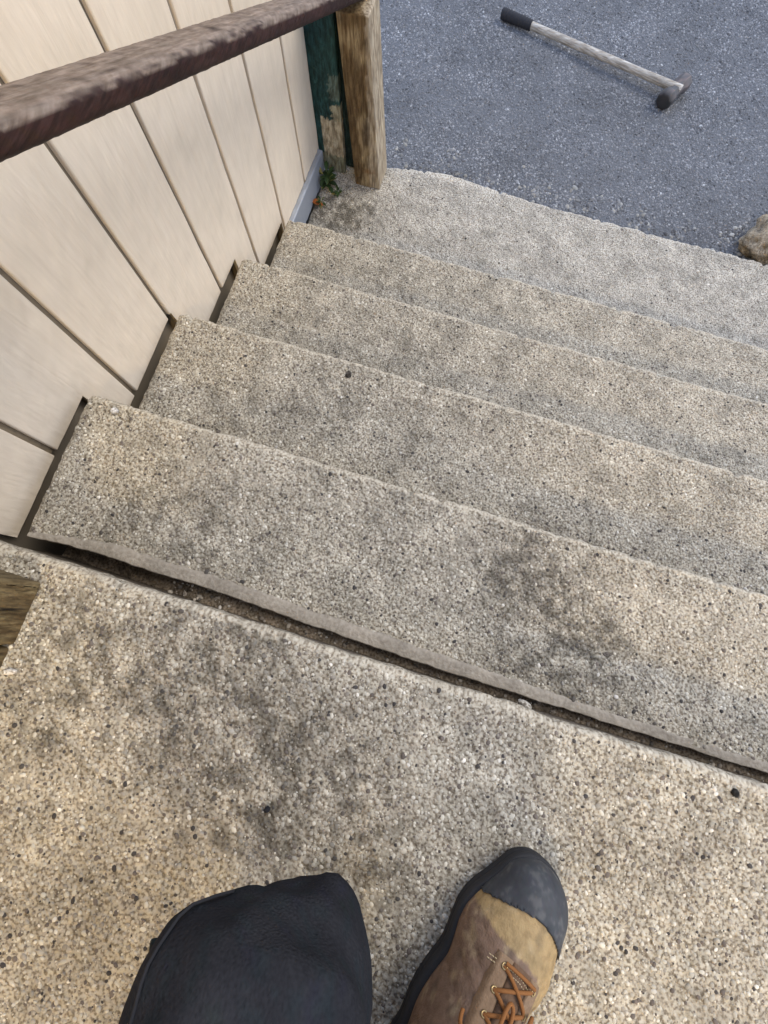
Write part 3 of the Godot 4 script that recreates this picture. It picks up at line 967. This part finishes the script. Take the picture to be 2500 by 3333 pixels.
func on_boot(x: float, z: float, lift: float) -> Vector3:
	# comes down along a slanted line to the upper's surface
	var p := Vector3(x * 1.3, 0.26, z - 0.09)
	var d := Vector3(-x * 0.3, -0.26, 0.14).normalized()
	p = Vector3(x, 0.12, z) - d * 0.12
	for i in 40:
		var f := boot_field(p) - lift
		if f < 0.0004: break
		p += d * f * 0.8
	return p

func cap_line(x: float) -> float:
	return -0.262 + 7.5 * x * x + 0.06 * maxf(0.0, x) 

func make_boot(parent: Node, mirror: float) -> Node3D:
	var leather := triplanar(mat(Color(1, 1, 1), 0.72, true), noise_tex(0.02, [[0.0, Color(0.78, 0.76, 0.74)], [0.5, Color(0.94, 0.93, 0.92)], [1.0, Color(1, 1, 1)]], 91, 5), noise_tex(0.07, [], 93, 4, 512, FastNoiseLite.TYPE_SIMPLEX_SMOOTH, true, 4.0), Vector3.ONE * 9.0, 0.7)
	var col := func(p: Vector3) -> Color:
		var n: float = n_mid.get_noise_3dv(p * 1.1) + 0.6 * n_fine.get_noise_3dv(p)
		var brown := Color(0.205, 0.135, 0.095)
		var tan2 := Color(0.36, 0.255, 0.125)
		var c := brown
		# lighter vamp panel over the toes and the outer side, its edge is a seam
		var seam: float = 0.004 * n_low.get_noise_3dv(p * 5.0)
		if p.z < -0.228 + seam + 0.25 * maxf(0.0, p.x) or p.x > 0.026 + seam: c = tan2
		c = c * (1.0 + 0.30 * n)
		# scuffs and dried mud
		c = c.lerp(Color(0.10, 0.075, 0.055), 0.55 * smoothstep(0.25, 0.5, n_mid.get_noise_3dv(p * 0.8 + Vector3(3, 3, 3))))
		c = c.lerp(Color(0.48, 0.37, 0.22), 0.5 * smoothstep(0.2, 0.5, n_mid.get_noise_3dv(p * 1.3 + Vector3(8, 1, 3))))
		c.a = 1.0
		return c
	var post := func(p: Vector3, f: float) -> float:
		f = maxf(f, 0.016 - p.y)
		f = maxf(f, p.y - 0.20)
		# creases across the vamp
		if p.y > 0.03 and p.z < -0.15 and p.z > -0.225:
			f += 0.0022 * pow(maxf(0.0, sin((p.z + 0.012 * sin(p.x * 60.0)) * 330.0)), 4.0)
		return f
	var upper := put("boot", nets(boot_bones, BOOT_K, 0.0042, post, col), leather, parent)
	upper.set_meta("label", "tan and brown leather work boot with grey rubber toe and orange laces")
	# rubber toe cap
	var toe := func(p: Vector3, f: float) -> float:
		f = maxf(f - 0.0026, p.z - cap_line(p.x) - 0.35 * maxf(0.0, 0.045 - p.y) * (1.0 if p.x > 0.0 else 0.5))
		return maxf(f, 0.014 - p.y)
	var rubber := mat(Color(1, 1, 1), 0.6, true)
	var rcol := func(p: Vector3) -> Color:
		var n: float = n_mid.get_noise_3dv(p * 1.4) + 0.7 * n_fine.get_noise_3dv(p)
		var c := Color(0.046, 0.048, 0.053) * (1.0 + 0.25 * n)
		c = c.lerp(Color(0.12, 0.118, 0.112), 0.45 * smoothstep(0.15, 0.6, n))
		c.a = 1.0
		return c
	put("toe_cap", nets(boot_bones, BOOT_K, 0.0028, toe, rcol), rubber, upper)
	# sole with welt: outline of the upper near the ground, a little wider
	var outline := []
	for i in 64:
		var a := TAU * i / 64
		var c := Vector3(0.0, 0.036, clampf(-0.145 - 0.10 * cos(a), -0.24, -0.05))
		var d := Vector3(sin(a), 0, -cos(a))
		var p := c
		for s in 40:
			var f := -boot_field(p)
			if f < 0.0005: break
			p += d * f
		outline.append(Vector3(p.x, 0, p.z) + Vector3(d.x, 0, d.z) * 0.004)
	var rings := []
	for lv in [[0.0, -0.005], [0.002, -0.001], [0.012, 0.0], [0.0145, -0.0022], [0.017, 0.001], [0.025, 0.001], [0.028, -0.0015], [0.0285, -0.010]]:
		var ring := PackedVector3Array()
		for i in 64:
			var c := Vector3(0.0, 0, clampf(outline[i].z, -0.24, -0.05))
			var d: Vector3 = (outline[i] - c).normalized()
			ring.append(outline[i] + d * lv[1] + Vector3(0, lv[0], 0))
		rings.append(ring)
	put("sole", loft(rings), mat(lin(0.028, 0.028, 0.030), 0.8), upper)
	# tongue and the two eyelet facings, raised leather that follows the instep
	var patch := func(x0: Callable, x1: Callable, z0: float, z1: float, lift: float, nx: int, nz: int) -> ArrayMesh:
		var rr := []
		for j in nz + 1:
			var z := lerpf(z0, z1, float(j) / nz)
			var ring := PackedVector3Array()
			for i in nx + 1:
				var x := lerpf(x0.call(z), x1.call(z), float(i) / nx)
				var edge: bool = i == 0 or i == nx or j == 0 or j == nz
				ring.append(on_boot(x, z, 0.0002 if edge else lift))
			for i in range(nx, -1, -1):
				ring.append(on_boot(lerpf(x0.call(z), x1.call(z), float(i) / nx), z, -0.004))
			rr.append(ring)
		return loft(rr)
	var brown_m := mat(lin(0.15, 0.088, 0.052), 0.75)
	triplanar(brown_m, leather.albedo_texture, leather.normal_texture, Vector3.ONE * 9.0, 0.7)
	put("tongue", patch.call(func(_z): return -0.013, func(_z): return 0.013, -0.238, -0.070, 0.0022, 8, 26), brown_m, upper)
	var face_m := mat(lin(0.25, 0.165, 0.10), 0.7)
	triplanar(face_m, leather.albedo_texture, leather.normal_texture, Vector3.ONE * 9.0, 0.7)
	put("eyelet_facing", patch.call(func(_z): return -0.030, func(_z): return -0.012, -0.238, -0.070, 0.0032, 8, 26), face_m, upper)
	put("eyelet_facing", patch.call(func(_z): return 0.012, func(_z): return 0.030, -0.238, -0.070, 0.0032, 8, 26), face_m, upper)
	var em := mat(lin(0.35, 0.25, 0.12), 0.35)
	em.metallic = 0.9
	var lace_m := triplanar(mat(lin(0.33, 0.14, 0.045), 0.92), noise_tex(0.2, [[0.0, Color(0.7, 0.68, 0.66)], [1.0, Color(1, 1, 1)]], 97, 3), null, Vector3.ONE * 12.0)
	var zs := [-0.228, -0.204, -0.180, -0.154, -0.128, -0.102]
	for z in zs:
		for sx in [-1.0, 1.0]:
			var tm := TorusMesh.new()
			tm.inner_radius = 0.0016; tm.outer_radius = 0.0036; tm.rings = 12; tm.ring_segments = 6
			var e := put("eyelet", tm, em, upper)
			e.position = on_boot(0.020 * sx, z, 0.0034)
			e.rotation = Vector3(-0.5, 0, -0.35 * sx)
	for k in zs.size() - 1:
		for sx in [-1.0, 1.0]:
			var pts := []
			for i in 9:
				var t := i / 8.0
				pts.append(on_boot(lerpf(-0.020, 0.020, t) * sx, lerpf(zs[k], zs[k + 1], t), 0.0042 + (0.002 if sx > 0 else 0.0005) * sin(PI * t) - (0.003 if i == 0 or i == 8 else 0.0)))
			put("lace", tube(curve(pts, 16), 0.0020, 7), lace_m, upper)
	# pale stitching beside the seam between the vamp and the quarters
	var thread := mat(lin(0.42, 0.33, 0.20), 0.9)
	for row in [0.0, 0.004]:
		for k in 22:
			var x0 := lerpf(-0.036, 0.026, k / 22.0)
			var x1 := x0 + 0.0019
			put("stitch", tube([on_boot(x0, -0.229 + row + 0.25 * maxf(0.0, x0), 0.0016), on_boot((x0 + x1) / 2, -0.229 + row + 0.25 * maxf(0.0, x0), 0.0021), on_boot(x1, -0.229 + row + 0.25 * maxf(0.0, x1), 0.0016)], 0.0006, 5), thread, upper)
	var bar := []
	for i in 7: bar.append(on_boot(lerpf(-0.020, 0.020, i / 6.0), -0.231, 0.004))
	put("lace", tube(curve(bar, 12), 0.0020, 7), lace_m, upper)
	# bow: two loops and two ends that hang forward over the instep
	var knot := on_boot(0.0, -0.119, 0.009)
	var loops := [[[0.002, -0.122, 0.011], [0.012, -0.150, 0.015], [0.021, -0.185, 0.012], [0.027, -0.208, 0.0085], [0.031, -0.198, 0.007], [0.022, -0.160, 0.010], [0.004, -0.120, 0.010]],
		[[-0.002, -0.122, 0.011], [-0.006, -0.150, 0.015], [-0.008, -0.180, 0.012], [-0.005, -0.202, 0.0095], [0.002, -0.196, 0.009], [0.001, -0.160, 0.011], [-0.001, -0.122, 0.010]],
		[[0.001, -0.118, 0.010], [0.010, -0.130, 0.012], [0.026, -0.148, 0.008], [0.036, -0.165, 0.005], [0.040, -0.182, 0.004]],
		[[-0.001, -0.118, 0.010], [-0.012, -0.128, 0.012], [-0.026, -0.146, 0.007], [-0.034, -0.160, 0.004], [-0.036, -0.172, 0.004]]]
	for L in loops:
		var pts := []
		for q in L: pts.append(on_boot(q[0], q[1], q[2]))
		put("lace", tube(curve(pts, 28), 0.0021, 7), lace_m, upper)
	var sm := SphereMesh.new()
	sm.radius = 0.006; sm.height = 0.010; sm.radial_segments = 12; sm.rings = 6
	put("lace_knot", sm, lace_m, upper).position = knot
	# padded collar
	var ringp := []
	for i in 33:
		var a := TAU * i / 32
		ringp.append(Vector3(cos(a) * 0.049, 0.200 + 0.008 * sin(a), -0.067 + sin(a) * 0.049))
	put("collar", tube(ringp, 0.007, 8), brown_m, upper)
	return upper

func build_person() -> void:
	var person := thing("person", "person in dark grey trousers and tan work boots standing on the landing", "person")
	# trousers: one surface from waist to both hems
	var bones := [
		[Vector3(0.700, 0.70, 0.56), Vector3(0.673, 0.362, 0.203), 0.094, 0.070],
		[Vector3(0.673, 0.362, 0.203), Vector3(0.695, 0.297, 0.166), 0.064, 0.036],
		[Vector3(0.692, 0.310, 0.205), Vector3(0.698, 0.12, 0.47), 0.050, 0.060],
		[Vector3(0.885, 0.72, 0.58), Vector3(0.905, 0.42, 0.44), 0.092, 0.070],
		[Vector3(0.905, 0.42, 0.44), Vector3(0.856, 0.15, 0.47), 0.070, 0.062],
		[Vector3(0.73, 0.80, 0.56), Vector3(0.87, 0.80, 0.58), 0.11, 0.11],
		[Vector3(0.75, 0.86, 0.57), Vector3(0.85, 0.86, 0.58), 0.10, 0.10]]
	var cloth := triplanar(mat(Color(1, 1, 1), 0.95, true), noise_tex(0.16, [[0.0, Color(0.74, 0.74, 0.74)], [0.5, Color(0.90, 0.90, 0.90)], [1.0, Color(1, 1, 1)]], 101, 4), noise_tex(0.18, [], 103, 3, 512, FastNoiseLite.TYPE_SIMPLEX_SMOOTH, true, 5.0), Vector3(4.0, 4.0, 4.0), 0.4)
	cloth.metallic_specular = 0.08
	var col := func(p: Vector3) -> Color:
		var k: float = 1.0 + 0.22 * n_low.get_noise_3dv(p * 2.5) + 0.18 * n_mid.get_noise_3dv(p) + 0.12 * n_fine.get_noise_3dv(p)
		var c := Color(0.030, 0.031, 0.035) * k
		c = c.lerp(Color(0.042, 0.042, 0.044), 0.5 * smoothstep(0.1, 0.5, n_low.get_noise_3dv(p * 3.5 + Vector3(1, 2, 3))))
		c.a = 1.0
		return c
	var hem := func(p: Vector3, f: float) -> float:
		return maxf(f, 0.10 - p.y)
	var fold := func(p: Vector3) -> float:
		return 0.009 * n_low.get_noise_3dv(p * Vector3(2.2, 1.4, 2.2)) + 0.0055 * n_mid.get_noise_3dv(p * Vector3(0.55, 0.3, 0.55)) + 0.0075 * sin(52.0 * (p.y * 0.9 + p.z * 0.5 + p.x * 0.35) + 7.0 * n_low.get_noise_3dv(p * 1.6)) * (0.4 + 0.6 * n_low.get_noise_3dv(p * 2.0 + Vector3(9, 0, 0)))
	var tr := put("trousers", nets(bones, 0.03, 0.008, hem, col, fold), cloth, person)
	# the outer side seam of the left leg, a raised double row along the thigh
	for off in [-0.026]:
		var seam := []
		for i in 30:
			var t := i / 29.0
			var c := Vector3(0.695, 0.30, 0.17).lerp(Vector3(0.69, 0.66, 0.52), t)
			var d := Vector3(-0.75 + off * 8.0, 0.55, -0.45).normalized()
			var p := c + d * 0.16
			for k in 40:
				var f: float = field_at(p, bones, 0.03) - fold.call(p) - 0.0006
				if f < 0.0003: break
				p -= d * f * 0.7
			seam.append(p)
		put("side_seam", tube(curve(seam, 60), 0.0011, 6), mat(lin(0.02, 0.02, 0.023), 0.95), tr)
	# corner of a thigh pocket flap standing off the cloth on the outer side
	var fl := beam(Vector3(0.618, 0.312, 0.192), Vector3(0.594, 0.321, 0.198), round_rect(0.011, 0.004, 0.0015, 2, 2), Vector3(0.3, 1, 0.2), 4, null, 0.0008, 0.0015)
	put("pocket_flap", fl, mat(lin(0.014, 0.018, 0.017), 0.95), tr)
	var right := make_boot(person, 1.0)
	right.transform = Transform3D(Basis(Vector3.UP, -0.40) * Basis.from_scale(Vector3(0.99, 1.06, 1.06)), Vector3(0.842, 0.001, 0.464))
	var left := right.duplicate()
	person.add_child(left, true)
	left.name = "boot_001"
	left.transform = Transform3D(Basis(Vector3.UP, -0.08) * Basis.from_scale(Vector3(-1, 1, 1)), Vector3(0.700, 0.001, 0.585))
